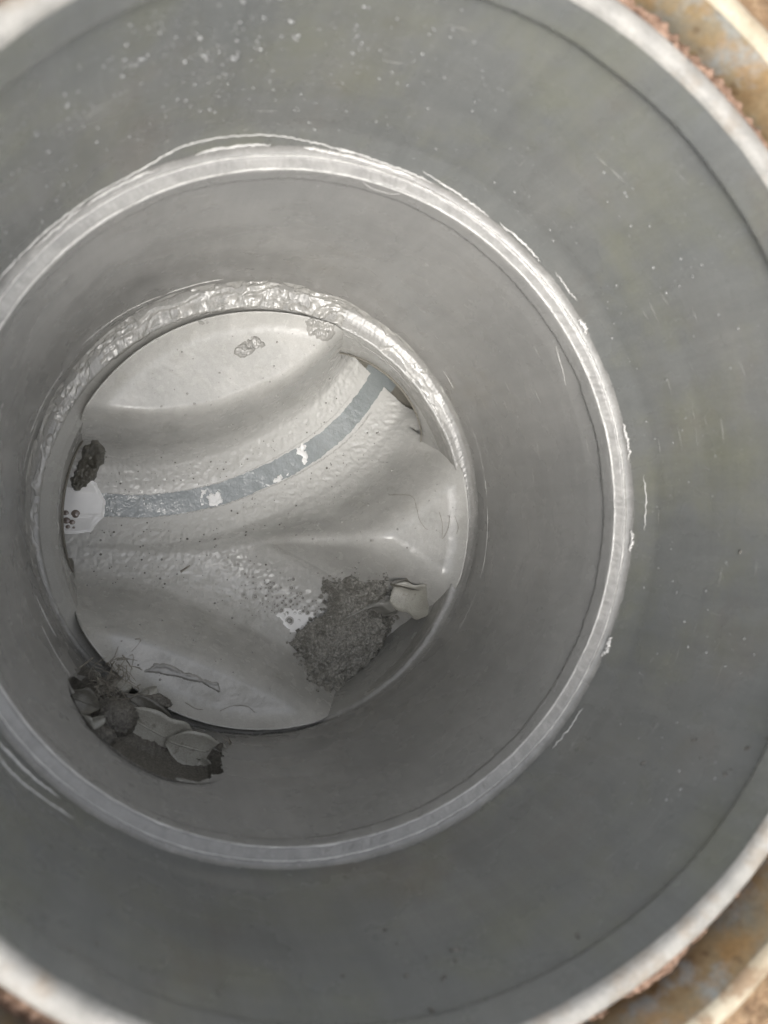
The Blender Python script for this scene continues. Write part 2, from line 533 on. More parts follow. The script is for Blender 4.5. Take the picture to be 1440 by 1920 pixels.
def wob(a=0.0005, k=5.0):
    def f(T, r, z):
        n = fbm(np.cos(T) * k, np.sin(T) * k, z * 25, 3)
        m = fbm(np.cos(T) * 60, np.sin(T) * 60, z * 500, 2)
        return n * a + m * a * 0.12, n * a * 0.3 + m * a * 0.15
    return f

# rim collar: outer wall, rounded pale top, inner face, small undercut at the bottom
rim_prof = [(0.1575, -0.05), (0.1575, -0.0025), (0.1570, -0.0009), (0.1558, -0.0001), (0.1535, 0.0), (0.1518, -0.0004), (0.1508, -0.0014), (0.1503, -0.0028)]
rim_part = obj('rim', lathe('rim', rim_prof, 720, 0.0008, wob(0.0005, 2.2)), M['rim'], ch)
obj('collar', lathe('collar', [(0.1504, -0.0025), (0.1500, -0.006), (0.1496, -0.0150), (0.1500, -0.0162), (0.1525, -0.0166)], 480, 0.0012, wob(0.0006, 4)), M['riser'], ch)
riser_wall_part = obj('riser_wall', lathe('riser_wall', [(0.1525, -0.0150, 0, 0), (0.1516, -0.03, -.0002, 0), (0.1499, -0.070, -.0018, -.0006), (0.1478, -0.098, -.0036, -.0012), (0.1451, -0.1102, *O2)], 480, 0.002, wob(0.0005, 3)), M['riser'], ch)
# ledge: fillet, crease, flat top, lip
led = [(0.1452, -0.1096, *O2), (0.1448, -0.1110, *O2), (0.1442, -0.1118, *O2), (0.1436, -0.1124, *O2), (0.1430, -0.1128, *O2), (0.1425, -0.1125, *O2),
       (0.1419, -0.1132, *O2), (0.1386, -0.1140, *O2), (0.1379, -0.1143, *O2), (0.1375, -0.1150, *O2)]
lip = [(0.1375, -0.1148, *O2), (0.1373, -0.1160, *O2), (0.1372, -0.1215, *O2), (0.1374, -0.1228, *O2), (0.1386, -0.1234, *O2)]
def led_disp(T, r, z):
    n = fbm(np.cos(T) * 9, np.sin(T) * 9, z * 40, 3)
    m = fbm(np.cos(T) * 130, np.sin(T) * 130, r * 400 + z * 400, 3)
    return n * 0.0006 + m * 0.0002, n * 0.0003 + m * 0.0003
ledge_part = obj('ledge', lathe('ledge', led, 1400, 0.0006, led_disp), M['ledge'], ch)
edge_geo = []
rq = random.Random(11)
for Re, ze, re_ in ((0.1378, -0.1142, .00042), (0.1425, -0.1126, .00036)):
    pts, rads = [], []
    w_ = 0.0
    for k in range(1080):
        t = 2 * math.pi * k / 1079
        w_ = 0.9 * w_ + 0.1 * rq.gauss(0, 1)
        pts.append((O2[0] + (Re + w_ * .0004) * math.cos(t), O2[1] + (Re + w_ * .0004) * math.sin(t), ze + .00015 * w_))
        rads.append(re_ * max(.35, 1 + 1.1 * w_ + rq.uniform(-.2, .2)))
    edge_geo.append(tube_geo(pts, rads, 6))
V, F = merge(edge_geo)
obj('ledge_burr', make_mesh('ledge_burr', V, F), M['sealant'], ch)
obj('ledge_lip', lathe('ledge_lip', lip, 720, 0.0008, led_disp), M['lower'], ch)

# side inlet: a pipe that enters the lower wall at the lower left
SA = R(237)
SD = np.array([math.cos(SA), math.sin(SA)])
SZ, SR = -0.2110, 0.0450
def side_cut(c):
    along = c[:, 0] * SD[0] + c[:, 1] * SD[1]
    perp = -c[:, 0] * SD[1] + c[:, 1] * SD[0]
    n = fbm(c[:, 0] * 120, c[:, 1] * 120, c[:, 2] * 120, 3)
    return (along > 0.05) & (np.hypot(perp, c[:, 2] - SZ) < SR - 0.002 + n * 0.006)
low = [(0.1384, -0.1215, *O2), (0.1380, -0.135, *O2), (0.1368, -0.19, -.002, -.001), (0.1350, -0.235, 0, 0), (0.1340, -0.2605, 0, 0)]
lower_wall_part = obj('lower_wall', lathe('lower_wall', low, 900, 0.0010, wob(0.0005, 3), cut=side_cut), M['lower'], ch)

# seat ring at the bottom of the wall
seat = [(0.1341, -0.2600, 0, 0), (0.1337, -0.2618, 0, 0), (0.1328, -0.2640, 0, -.001), (0.1312, -0.2660, -.0004, -.003), (0.1296, -0.2669, -.0006, -.0045),
        (0.1278, -0.2672, *O3), (0.1268, -0.2676, *O3), (0.1263, -0.2686, *O3)]
def seat_disp(T, r, z):
    n = fbm(np.cos(T) * 12, np.sin(T) * 12, z * 60, 3)
    m = fbm(np.cos(T) * 140, np.sin(T) * 140, r * 500, 3)
    return n * 0.0006 + m * 0.0002, n * 0.0004 + m * 0.0003
seat_ring_part = obj('seat_ring', lathe('seat_ring', seat, 1400, 0.0006, seat_disp, cut=side_cut), M['seat'], ch)

# pipe stubs of the base
def stub(P, d, rad):
    return dict(p=np.array(P), d=np.array(d) / np.linalg.norm(d), r=rad)
t_in = np.array([0.0300, 0.0410])
STUBS = [('inlet_pipe', (0.084, 0.081), t_in, 0.0440, -0.3505), ('outlet_pipe', (-0.11, 0.0035), (-1, 0.0), 0.0420, -0.3563)]
VS = 0.74                                 # the mouths are low arches, wider than high
def base_cut(c):
    k = np.zeros(len(c), bool)
    n = fbm(c[:, 0] * 90, c[:, 1] * 90, c[:, 2] * 90, 3) * 0.0012
    for nm, p, d, rad, zb in STUBS:
        d = np.array(d, float) / np.linalg.norm(d)
        q = c[:, :2] - np.array(p)
        perp = -q[:, 0] * d[1] + q[:, 1] * d[0]
        along = q @ d
        k |= (along > -0.05) & (np.hypot(perp, (c[:, 2] - (zb + rad * VS)) / VS) < rad + n) | ((along > -0.05) & (np.abs(perp) < rad) & (c[:, 2] < zb + rad * VS))
    return k
bw = [(0.1265, -0.2680, *O3), (0.1257, -0.2698, .0002, -.0065), (0.1245, -0.2730, .0022, -.0068), (0.1234, -0.278, *FC), (0.1225, -0.295, *FC), (0.1215, -0.330, *FC), (0.1205, -0.385, *FC)]
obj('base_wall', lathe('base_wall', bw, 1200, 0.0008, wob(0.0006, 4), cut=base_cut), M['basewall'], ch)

# invert floor
gs = 0.00055
ax = np.arange(-0.136, 0.143, gs)
ay = np.arange(-0.136, 0.127, gs)
GX, GY = np.meshgrid(ax, ay, indexing='ij')
GZ = floor_z(GX, GY)
F = grid_faces(len(ax), len(ay))
V = np.stack([GX, GY, GZ], -1).reshape(-1, 3)
fc = V[F].mean(1)
_r = np.hypot(fc[:, 0] - FC[0], fc[:, 1] - FC[1])
_d = np.minimum(poly_dist(fc[:, 0], fc[:, 1], MAIN)[0], poly_dist(fc[:, 0], fc[:, 1], BRANCH)[0])
F = F[(_r < 0.1262) | ((_d < 0.05) & (_r < 0.138))]
used = np.unique(F)
rm = -np.ones(len(V), int)
rm[used] = np.arange(len(used))
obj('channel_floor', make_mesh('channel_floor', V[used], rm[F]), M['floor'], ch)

def pipe_stub(name, p, d, rad, zb, L1, m, centre, rw, thick=0.003, vs=1.0):
    """a pipe whose end follows the round wall (radius rw about centre) that it enters"""
    d = np.array(d, float) / np.linalg.norm(d)
    n = 160
    V = []
    prof = [(rad + thick, 0.0008, 0), (rad + 0.0006, 0.0, 0), (rad, 0.0006, 0)] + [(rad, 0.0006, k / 30) for k in range(1, 31)] + [(0.0005, 0.001, 1)]
    for t in np.linspace(0, 2 * np.pi, n, endpoint=False):
        for r_, l, f in prof:
            a, h = math.cos(t) * r_, math.sin(t) * r_
            q = np.array([p[0] - d[1] * a, p[1] + d[0] * a]) - np.array(centre)
            bq = q @ d
            rw_ = rw(zb + (rad + h) * vs) if callable(rw) else rw
            L0 = -bq + math.sqrt(max(bq * bq - q @ q + rw_ ** 2, 0))
            ll = L0 + l + (L1 - L0) * f
            V.append((p[0] + d[0] * ll - d[1] * a, p[1] + d[1] * ll + d[0] * a, zb + (rad + h) * vs))
    return obj(name, make_mesh(name, V, grid_faces(n, len(prof), True)), m, ch)

for nm, p, d, rad, zb in STUBS:
    dn = np.array(d, float) / np.linalg.norm(d)
    q = np.array(p) - FC
    bq = q @ dn
    L = -bq + math.sqrt(bq * bq - q @ q + 0.1205 ** 2)
    pipe_stub(nm, p, d, rad, zb, L + 0.09, M['mouth'], FC, 0.1210, 0.0012, VS)
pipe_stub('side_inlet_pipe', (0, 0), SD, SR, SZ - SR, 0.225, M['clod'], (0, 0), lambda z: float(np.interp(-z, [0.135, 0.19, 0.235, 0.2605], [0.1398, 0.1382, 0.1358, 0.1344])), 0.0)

# closed outer body, so that no light comes in from below
obj('outer_shell', lathe('outer_shell', [(0.1600, -0.048), (0.26, -0.09), (0.26, -0.40), (0.001, -0.40)], 96, 0.05), M['shell'], ch)

# ------------------------------------------------------------------ glue and grease on the chamber
def on_wall(thdeg, z, r, off=(0, 0)):
    a = R(thdeg)
    return Vector((off[0] + r * math.cos(a), off[1] + r * math.sin(a), z))

def wall_r(z):                       # radius of the two long walls at height z
    return float(np.interp(-z, [0.015, 0.03, 0.07, 0.098, 0.1085, 0.110, 0.1117, 0.1127, 0.115, 0.135, 0.19, 0.235, 0.2605],
                           [0.1525, 0.1516, 0.1499, 0.1478, 0.1455, 0.1450, 0.1443, 0.1435, 0.1382, 0.138, 0.1368, 0.1350, 0.1340]))

def wall_off(z):
    t = float(np.interp(-z, [0.025, 0.07, 0.098, 0.1096, 0.135, 0.19, 0.235], [0, .39, .78, 1, 1, .5, 0]))
    return (O2[0] * t, O2[1] * t)

rnd = random.Random(3)
def bead(tz, rad, jit=0.0004, n=10):
    c = catmull(tz, n)
    pts, rr = [], []
    for i, (t, z) in enumerate(c):
        z = z / 1000 + rnd.uniform(-jit, jit)
        pts.append(on_wall(t, z, wall_r(z) - rad * 0.2, wall_off(z)))
        f = min(1, i / 4, (len(c) - 1 - i) / 4)
        rr.append(0.72 * rad * (0.25 + 0.75 * f) * rnd.uniform(0.6, 1.3))
    return tube_geo(pts, rr, 6)

beads = [
    bead([(155, -109), (148, -108.3), (142.3, -109), (136.1, -109.2), (127.6, -108.8), (120.6, -108), (114.9, -103.5), (109.2, -102.8), (100.1, -104.4), (94.9, -106.6), (89.5, -108.6), (84.8, -109.3)], 0.00042),
    bead([(94.7, -110), (91, -110.8), (88.7, -111), (82.1, -111.6), (75.1, -111.4)], 0.0010, 0.0003),
    bead([(91, -108.6), (84, -109.6), (78, -110.2), (72, -110)], 0.0005),
    bead([(74.8, -107), (69, -108.6), (64.8, -109.2), (61, -109.4)], 0.0005),
    bead([(58.9, -109), (53.0, -108.6), (49, -109)], 0.0006),
    bead([(46, -106.5), (42.2, -107), (39.6, -106.3)], 0.0004),
    bead([(130, -111), (124, -110.6), (118, -110.8)], 0.0007),
    bead([(112, -109.5), (106, -108.8), (100, -109.3)], 0.0008),
    bead([(140, -111), (135, -111.3), (131, -110.6)], 0.0006),
    bead([(213.9, -97), (218.3, -95.5), (223, -98.5), (229, -101)], 0.0006),
    bead([(206, -105), (213, -103.6), (220, -105), (226, -107)], 0.0008),
    bead([(6, -104), (1, -103.5), (-4, -103.8)], 0.00035),
    bead([(16, -110), (12, -109.4), (9, -110.2)], 0.0009, 0.0006),
    bead([(-4, -110.3), (-6, -109.8), (-8, -110.6)], 0.0010, 0.0007),
    bead([(36.5, -110.6), (35, -110), (33.5, -110.6)], 0.0012, 0.0008),
    bead([(-24, -109.6), (-26, -109), (-28, -110)], 0.0013, 0.0009),
    bead([(-38, -107), (-42, -106.6), (-47, -107.2)], 0.0004),
]
V, F = merge(beads)
obj('glue_beads', make_mesh('glue_beads', V, F), M['sealant'], ch, kind='stuff')

scr = []                             # fine drips and hair-thin lines on the lower wall
for t0, t1, z0, z1, rad in [(29, 3, -249.5, -249, .00022), (0.7, -20, -248.7, -244, .00026), (-21, -34, -243.5, -243, .00018), (143, 118, -238, -252.5, .00042), (118, 103, -252.5, -253, .0004),
                            (165, 147, -240, -243, .00026), (172, 160, -245, -248, .0002), (40, 34, -247, -249, .0003), (46, 41, -119.7, -120.5, .00025), (34, 26, -127, -134, .0002),
                            (88, 80, -119.5, -118.8, .00022), (205, 218, -225, -215, .0003), (200, 210, -242, -240, .0004), (-50, -58, -244, -245, .0002)]:
    scr.append(bead([(t0, z0), (t0 * .67 + t1 * .33, z0 * .67 + z1 * .33 + rnd.uniform(-.4, .4)), (t0 * .33 + t1 * .67, z0 * .33 + z1 * .67 + rnd.uniform(-.4, .4)), (t1, z1)], rad, 0.00005))
V, F = merge(scr)
obj('dried_drips', make_mesh('dried_drips', V, F), M['sealant'], ch, kind='stuff')

scuff = []
for k in range(230):
    t = rnd.uniform(-75, 165)
    up = rnd.random() < 0.6
    z = -rnd.uniform(18, 105) if up else -rnd.uniform(126, 248)
    ln_ = rnd.uniform(0.5, 4.5)
    run = rnd.random() < 0.3
    dz = rnd.uniform(2, 9) * -1 if run else rnd.uniform(-1.2, 1.2)
    dt = rnd.uniform(-.3, .3) if run else ln_
    z1 = max(z + dz, -108) if up else max(z + dz, -258)
    scuff.append(bead([(t, z), (t + dt * .5, (z + z1) / 2 + rnd.uniform(-.3, .3)), (t + dt, z1)], rnd.uniform(.00006, .00016), 0.00004, 4))
V, F = merge(scuff)
obj('wall_scuffs', make_mesh('wall_scuffs', V, F), M['film'], ch, kind='stuff')

# grease on the seat ring: thick from the upper right round to the left, a thin line elsewhere
sp = np.array([(0.1343, -0.2540, 0, 0), (0.1340, -0.2600, 0, 0), (0.1328, -0.2640, 0, -.001), (0.1312, -0.2660, -.0004, -.003), (0.1280, -0.2672, *O3),
               (0.1266, -0.2682, *O3), (0.1257, -0.2715, *O3), (0.1243, -0.281, .0012, -.0068), (0.1236, -0.286, .0025, -.007)])
sp = refine(sp, 0.0005)
ds = np.r_[0, np.cumsum(np.hypot(np.diff(sp[:, 0]), np.diff(sp[:, 1])))]
nt = 2600
TH, K = np.meshgrid(np.linspace(0, 2 * np.pi, nt, endpoint=False), np.arange(len(sp)), indexing='ij')
S = ds[K]
nr, nz = np.gradient(sp[:, 1]), -np.gradient(sp[:, 0])
ln = np.hypot(nr, nz)
nr, nz = nr / ln, nz / ln
deg = np.degrees(TH)
cx_, sx_ = np.cos(TH), np.sin(TH)
thick = np.interp(deg, [0, 20, 38, 55, 75, 95, 120, 150, 168, 180, 195, 212, 222, 262, 280, 330, 360],
                  [.04, .08, .35, .75, .9, 1, .95, 1, .8, .4, .3, .35, .02, .02, .03, .03, .04])
warp = fbm(cx_ * 6, sx_ * 6, 5, 3)
su = S - fbm(cx_ * 7, sx_ * 7, 2, 3) * 0.003
belt = sstep(0.0035, 0.007, su) * sstep(0.021, 0.0125, su) * thick
streak = ridged(cx_ * 8 + S * 60, sx_ * 8, S * 620 + warp * 3.0, 3)            # long flowing strings
hole = sstep(-0.22, 0.14, fbm(cx_ * 13, sx_ * 13, S * 300 + 40 + warp * 2, 3) + 0.16 * (thick - 0.5))
lump = fbm(cx_ * 48, sx_ * 48, S * 760, 3)
thick = thick * np.clip(0.75 + 0.9 * fbm(cx_ * 4, sx_ * 4, 7, 2), 0.15, 1.25)
belt = belt * np.clip(0.75 + 0.9 * fbm(cx_ * 4, sx_ * 4, 7, 2), 0.15, 1.25)
line_ = np.exp(-((S - 0.0165 + 0.0007 * warp) / 0.0009) ** 2) * 0.0007 * (0.6 + 0.8 * lump) * (1 - np.exp(-((deg - 240) / 16) ** 2))
h = belt * hole * (0.0005 + 0.0013 * np.clip(streak, -0.5, 1) + 0.0007 * lump) - 0.0006 * (1 - np.clip(belt * hole * 3, 0, 1)) + line_
rr = sp[K, 0] + nr[K] * h
zz = sp[K, 1] + nz[K] * h
if nr.mean() > 0:
    rr = sp[K, 0] - nr[K] * h
    zz = sp[K, 1] - nz[K] * h
V = np.stack([sp[K, 2] + rr * cx_, sp[K, 3] + rr * sx_, zz], -1).reshape(-1, 3)
F = grid_faces(nt, len(sp), True)
c = V[F].mean(1)
F = F[~side_cut(c)]
obj('grease_layer', make_mesh('grease_layer', V, F), M['grease'], ch, kind='stuff')

strands = []                         # stringy grease running down the base wall
for k in range(64):
    t0 = rnd.choice([rnd.uniform(95, 170), rnd.uniform(95, 160), rnd.uniform(40, 95), rnd.uniform(185, 205)])
    ln_ = rnd.uniform(3, 22)
    s0 = rnd.uniform(0.014, 0.027)
    pts, rads = [], []
    for i in range(14):
        u = i / 13
        s = s0 + 0.0022 * math.sin(u * 3 + k) + rnd.uniform(-.0003, .0003)
        t = R(t0 + ln_ * u)
        j = int(np.clip(np.searchsorted(ds, s), 0, len(sp) - 1))
        r_ = sp[j, 0] - 0.0003
        pts.append((sp[j, 2] + r_ * math.cos(t), sp[j, 3] + r_ * math.sin(t), sp[j, 1]))
        rads.append(0.00036 * rnd.uniform(.5, 1.2) * math.sin(math.pi * (0.08 + 0.84 * u)))
    strands.append(tube_geo(pts, rads, 5))
V, F = merge(strands)
obj('grease_strands', make_mesh('grease_strands', V, F), M['grease'], ch, kind='stuff')

# droplets and specks on the walls
def drops(n, pick, name, m):
    VV, FF = [], []
    ang = np.linspace(0, 2 * np.pi, 6, endpoint=False)
    for _ in range(n):
        t, z, size, el, tilt = pick()
        r_ = wall_r(z)
        o = wall_off(z)
        n_ = np.array([-math.cos(t), -math.sin(t), 0.02])
        u_ = np.array([-math.sin(t), math.cos(t), 0.0])
        v_ = np.array([0, 0, 1.0])
        u2 = u_ * math.cos(tilt) + v_ * math.sin(tilt)
        v2 = -u_ * math.sin(tilt) + v_ * math.cos(tilt)
        P = np.array([o[0] + r_ * math.cos(t), o[1] + r_ * math.sin(t), z])
        b = len(VV)
        for rr_, hh in ((1.0, -0.25), (0.75, 0.45)):
            for a in ang:
                VV.append(P + (u2 * math.cos(a) * el + v2 * math.sin(a)) * size * rr_ + n_ * hh * size)
        VV.append(P + n_ * 0.75 * size)
        for k in range(6):
            k2 = (k + 1) % 6
            FF.append((b + k, b + k2, b + 6 + k2, b + 6 + k))
            FF.append((b + 6 + k, b + 6 + k2, b + 12))
    return make_mesh(name, VV, FF)

CL = [(rnd.gauss(112, 24), -rnd.triangular(0.014, 0.10, 0.04), rnd.uniform(1.5, 7)) for _ in range(70)]
def pick_dense():                    # spattered upper-left wall: clusters of splashes, a few run together
    c_ = rnd.choice(CL)
    if rnd.random() < 0.3: c_ = (rnd.gauss(112, 26), -rnd.uniform(.013, .1), 4)
    t = R(rnd.gauss(c_[0], c_[2] * 0.6))
    z = min(-0.012, max(-0.103, rnd.gauss(c_[1], c_[2] * 0.0011)))
    return t, z, min(.0008, .00012 + rnd.expovariate(1 / .00013)), 1 + rnd.expovariate(1.6), rnd.uniform(0.2, 1.0)
def pick_sparse():
    t = R(rnd.uniform(-60, 150))
    z = -rnd.uniform(0.006, 0.104)
    return t, z, rnd.choice([.00016, .0002, .0003, .00045]) * rnd.uniform(.6, 1.2), rnd.uniform(1, 1.4), 0
def pick_low():
    t = R(rnd.uniform(0, 360))
    z = -rnd.uniform(0.125, 0.25)
    return t, z, rnd.choice([.00014, .00018, .00028]) * rnd.uniform(.6, 1.3), rnd.uniform(1, 1.6), rnd.uniform(0, 3)
obj('water_droplets', drops(760, pick_dense, 'water_droplets', None), M['drop'], kind='stuff', label='dense white water droplets spattered over the upper wall', cat='droplets')
obj('water_specks', drops(750, pick_sparse, 'water_specks', None), M['drop'], kind='stuff', label='scattered tiny droplets on the upper and right wall', cat='droplets')
def side_ok():
    while True:
        p = pick_low()
        if not (R(205) < p[0] < R(268)): return p
obj('wall_specks', drops(420, side_ok, 'wall_specks', None), M['drop'], kind='stuff', label='tiny pale specks dotted over the lower wall', cat='droplets')
def pick_dirt():
    t = R(rnd.choice([rnd.gauss(222, 7), rnd.gauss(322, 4), rnd.gauss(250, 20), rnd.uniform(150, 360)]))
    z = -min(.1, max(.014, abs(rnd.gauss(0.03, 0.022))))
    return t, z, rnd.choice([.0002, .0003, .0004, .0009]) * rnd.uniform(.7, 1.2), rnd.uniform(1, 3), rnd.uniform(0, 3)
obj('dirt_flecks', drops(90, pick_dirt, 'dirt_flecks', None), M['clod'], kind='stuff', label='brown dirt flecks stuck to the lower left of the upper wall', cat='dirt')

# ------------------------------------------------------------------ water in the main channel
nW = 160
pm = catmull([(-175, 4), (-122, 3.5), (-94, 3), (-62, 3), (-21, 11), (15, 26), (45, 43), (68, 62), (84, 81), (97, 101), (120, 136)], 18) / 1000
V = []
for i, p in enumerate(pm):
    t = pm[min(i + 1, len(pm) - 1)] - pm[max(i - 1, 0)]
    t = t / np.linalg.norm(t)
    n_ = np.array([-t[1], t[0]])
    _, par = poly_dist(np.array([p[0]]), np.array([p[1]]), MAIN)
    zw = main_bottom(par[0]) + 0.00075 - 0.00015 * float(sstep(0.03, 0.09, p[0]))
    for k in range(9):
        q = p + n_ * (k - 4) / 4 * 0.014
        V.append((q[0], q[1], zw))
obj('water', make_mesh('water', V, grid_faces(len(pm), 9)[:, ::-1]), M['water'], kind='structure')

# ------------------------------------------------------------------ patches that lie on the floor
def poly_sd(x, y, P):
    P = np.array(P, float)
    inside = np.zeros(x.shape, bool)
    d = np.full(x.shape, 1e9)
    for i in range(len(P)):
        a, b = P[i], P[(i + 1) % len(P)]
        e = b - a
        t = np.clip(((x - a[0]) * e[0] + (y - a[1]) * e[1]) / (e @ e), 0, 1)
        d = np.minimum(d, np.hypot(x - a[0] - t * e[0], y - a[1] - t * e[1]))
        cond = (a[1] > y) != (b[1] > y)
        with np.errstate(divide='ignore', invalid='ignore'):
            xi = (b[0] - a[0]) * (y - a[1]) / (b[1] - a[1]) + a[0]
        inside ^= cond & (x < xi)
    return np.where(inside, d, -d)

def patch(name, poly, hfun, step=0.0006, edge=0.0015, nscale=250, base=None):
    P = np.array(poly, float) / 1000
    lo, hi = P.min(0) - 0.006, P.max(0) + 0.006
    x, y = np.meshgrid(np.arange(lo[0], hi[0], step), np.arange(lo[1], hi[1], step), indexing='ij')
    sd = poly_sd(x, y, P) + fbm(x * nscale, y * nscale, 8, 3) * edge
    bz = floor_smooth(x, y)[0] if base is None else base(x, y)
    z = bz + hfun(x, y, sd)
    F = grid_faces(*x.shape)
    ok = (sd > -0.0006).ravel()
    F = F[ok[F].all(1)]
    used = np.unique(F)
    rm = -np.ones(x.size, int)
    rm[used] = np.arange(len(used))
    return make_mesh(name, np.stack([x, y, z], -1).reshape(-1, 3)[used], rm[F])

def grit(x, y, a=1.0):
    return a * (np.maximum(ridged(x * 300, y * 300, 3, 3), -0.6) * 0.0011 + fbm(x * 700, y * 700, 5, 3) * 0.0013 + fbm(x * 1500, y * 1500, 1, 1) * 0.0004)

# sludge
sl_poly = [(45.4, -49.8), (49.2, -47.0), (55.9, -48.9), (62.5, -45.1), (69.2, -47.9), (81.6, -47.9), (86.3, -53.7), (88.2, -65.1), (96.8, -74.6), (97.8, -84.1), (93.9, -95.5), (89.2, -107.0), (75.9, -118.4), (58.7, -121.3), (45.4, -124.1), (35.9, -116.5), (29.2, -103.2), (22.5, -90.8), (32.1, -84.1), (39.7, -76.5), (47.3, -70.8), (50.2, -61.3)]
def sl_h(x, y, sd):
    body = sstep(0, 0.010, sd) * 0.006 + 0.0085 * np.sqrt(np.clip(sd / 0.022, 0, 1))
    groove = np.exp(-((y + 0.0715 - 0.25 * (x - 0.075)) / 0.004) ** 2) * 0.0035 * sstep(0.05, 0.07, x)
    return -0.0012 + body - groove + sstep(0, 0.003, sd) * (grit(x, y, 1.15) + fbm(x * 90, y * 90, 2, 3) * 0.0035)
sl_base = lambda x, y: smin(floor_smooth(x, y)[0] * 0 - 0.300, np.maximum(floor_smooth(x, y)[0], -0.322), 0.01)
obj('sludge_lump', patch('sludge_lump', sl_poly, sl_h, 0.00045, 0.0055, 190, base=sl_base), M['sludge'],
    label='dark grey granular sludge lump blocking the lower right branch channel', cat='sludge')

crumb_geo = []
for k in range(170):
    a = rnd.randrange(len(sl_poly))
    p, q = np.array(sl_poly[a]), np.array(sl_poly[(a + 1) % len(sl_poly)])
    m_ = p + (q - p) * rnd.random()
    cen = np.array([68.0, -86.0])
    out = (m_ - cen) / np.linalg.norm(m_ - cen)
    m_ = (m_ + out * (abs(rnd.gauss(0, 3.2)) - 1)) / 1000
    zb = float(floor_smooth(np.array([m_[0]]), np.array([m_[1]]))[0][0])
    if np.hypot(*(m_ - FC)) > 0.118: continue
    sz = min(.0022, .0004 + rnd.expovariate(1 / .0006))
    ang = [2 * math.pi * j / 7 for j in range(7)]
    Vc = [(m_[0] + sz * math.cos(t) * rnd.uniform(.6, 1.2), m_[1] + sz * math.sin(t) * rnd.uniform(.6, 1.2), zb - .0002) for t in ang]
    Vc += [(m_[0] + .6 * sz * math.cos(t) * rnd.uniform(.6, 1.2), m_[1] + .6 * sz * math.sin(t) * rnd.uniform(.6, 1.2), zb + sz * rnd.uniform(.5, .9)) for t in ang]
    Fc = [(j, (j + 1) % 7, 7 + (j + 1) % 7, 7 + j) for j in range(7)] + [tuple(range(7, 14))]
    crumb_geo.append((Vc, Fc))
V, F = merge(crumb_geo)
obj('sludge_crumbs', make_mesh('sludge_crumbs', V, F, smooth=False), M['sludge'], kind='stuff', label='loose grey crumbs scattered round the edge of the sludge lump', cat='sludge')
sf_poly = [(53.5, -74.9), (61.0, -68.3), (70.5, -63.6), (79.9, -59.8), (88.4, -58.8), (95.9, -64.5), (96.9, -72.0), (89.3, -73.9), (81.8, -70.2), (74.2, -72.0), (64.8, -75.8), (57.3, -79.6)]
obj('slime_film', patch('slime_film', sf_poly, lambda x, y, sd: -0.0003 + 0.004 + sstep(0, 0.005, sd) * 0.0085 + fbm(x * 120, y * 120, 3, 3) * 0.0015, 0.0006, 0.0015, base=sl_base), M['film'],
    label='smooth grey slime film draped across the sludge lump', cat='slime')

# scum blobs on the upper bench
for nm, poly, lab in [('scum_blob', [(-24, 92), (-22, 97), (-17, 101), (-10, 104), (-5, 102), (-3, 98), (-9, 97), (-11, 92), (-17, 88)], 'lumpy translucent grease blob in the middle of the pale upper bench'),
                      ('scum_blob', [(19, 115), (27, 116), (38, 114), (41, 108), (34, 103), (25, 105)], 'lumpy grease blob at the top edge of the upper bench'),
                      ('scum_blob', [(-46, 108), (-34, 112), (-30, 110), (-40, 104)], 'thin faint grease blob at the upper left edge of the bench'),
                      ('scum_blob', [(66, -19), (69, -17), (71, -20), (68, -23)], 'tiny grease crumb on the ridge between the channels')]:
    obj(nm, patch(nm, poly, lambda x, y, sd: -0.0004 + sstep(0, 0.003, sd) * (0.0014 + grit(x, y, 0.9)), 0.0005, 0.003, 300), M['grease'], label=lab, cat='grease', group='grease blobs on the benches')

# brown curled leaf clump at the outlet
cl_poly = [(-118.2, 15.7), (-115.3, 25.2), (-109.7, 35.6), (-103.0, 42.2), (-96.4, 41.3), (-92.6, 36.6), (-96.4, 30.9), (-100.2, 24.2), (-104.9, 15.7), (-110.6, 10.0)]
def cl_h(x, y, sd):
    ux, uy = x + 0.106, y - 0.028
    across = ux * 0.82 - uy * 0.57
    rim_ = np.exp(-((sd - 0.003) / 0.0016) ** 2) * 0.0028
    return -0.0004 + sstep(0, 0.002, sd) * (0.0015 + rim_ + grit(x, y, 0.75)) + 0.001 * np.sin(across * 900) * sstep(0.002, 0.005, sd)
obj('leaf_clump', patch('leaf_clump', cl_poly, cl_h, 0.00045, 0.0022, 300), M['leafdark'],
    label='dark curled leaf clump stuck beside the white glint sheet at the outlet', cat='leaf')

# sky glint at the outlet, painted as a white sheet, with brown bubbles
ws = obj('white_glint_film', patch('white_glint_film', [(-125.5, 15.6), (-121.8, 15.6), (-114.2, 12.8), (-104.8, 19.4), (-101.0, 17.5), (-98.2, 10.9), (-95.4, 5.2), (-96.3, -4.2), (-100.1, -8.9), (-103.9, -14.5), (-112.4, -15.5), (-125.5, -15.5)],
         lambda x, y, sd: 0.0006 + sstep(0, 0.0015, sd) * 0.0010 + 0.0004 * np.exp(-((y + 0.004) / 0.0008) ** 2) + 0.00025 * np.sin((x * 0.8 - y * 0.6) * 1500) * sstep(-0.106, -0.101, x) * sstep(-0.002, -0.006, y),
         0.0005, 0.0006, 200, base=lambda x, y: np.maximum(floor_smooth(x, y)[0], main_bottom(poly_dist(x, y, MAIN)[1]) + 0.0008)), M['glint_foam_white'], label='white sheet painting the sky glint at the left outlet, spotted with brown bubbles', cat='scum')

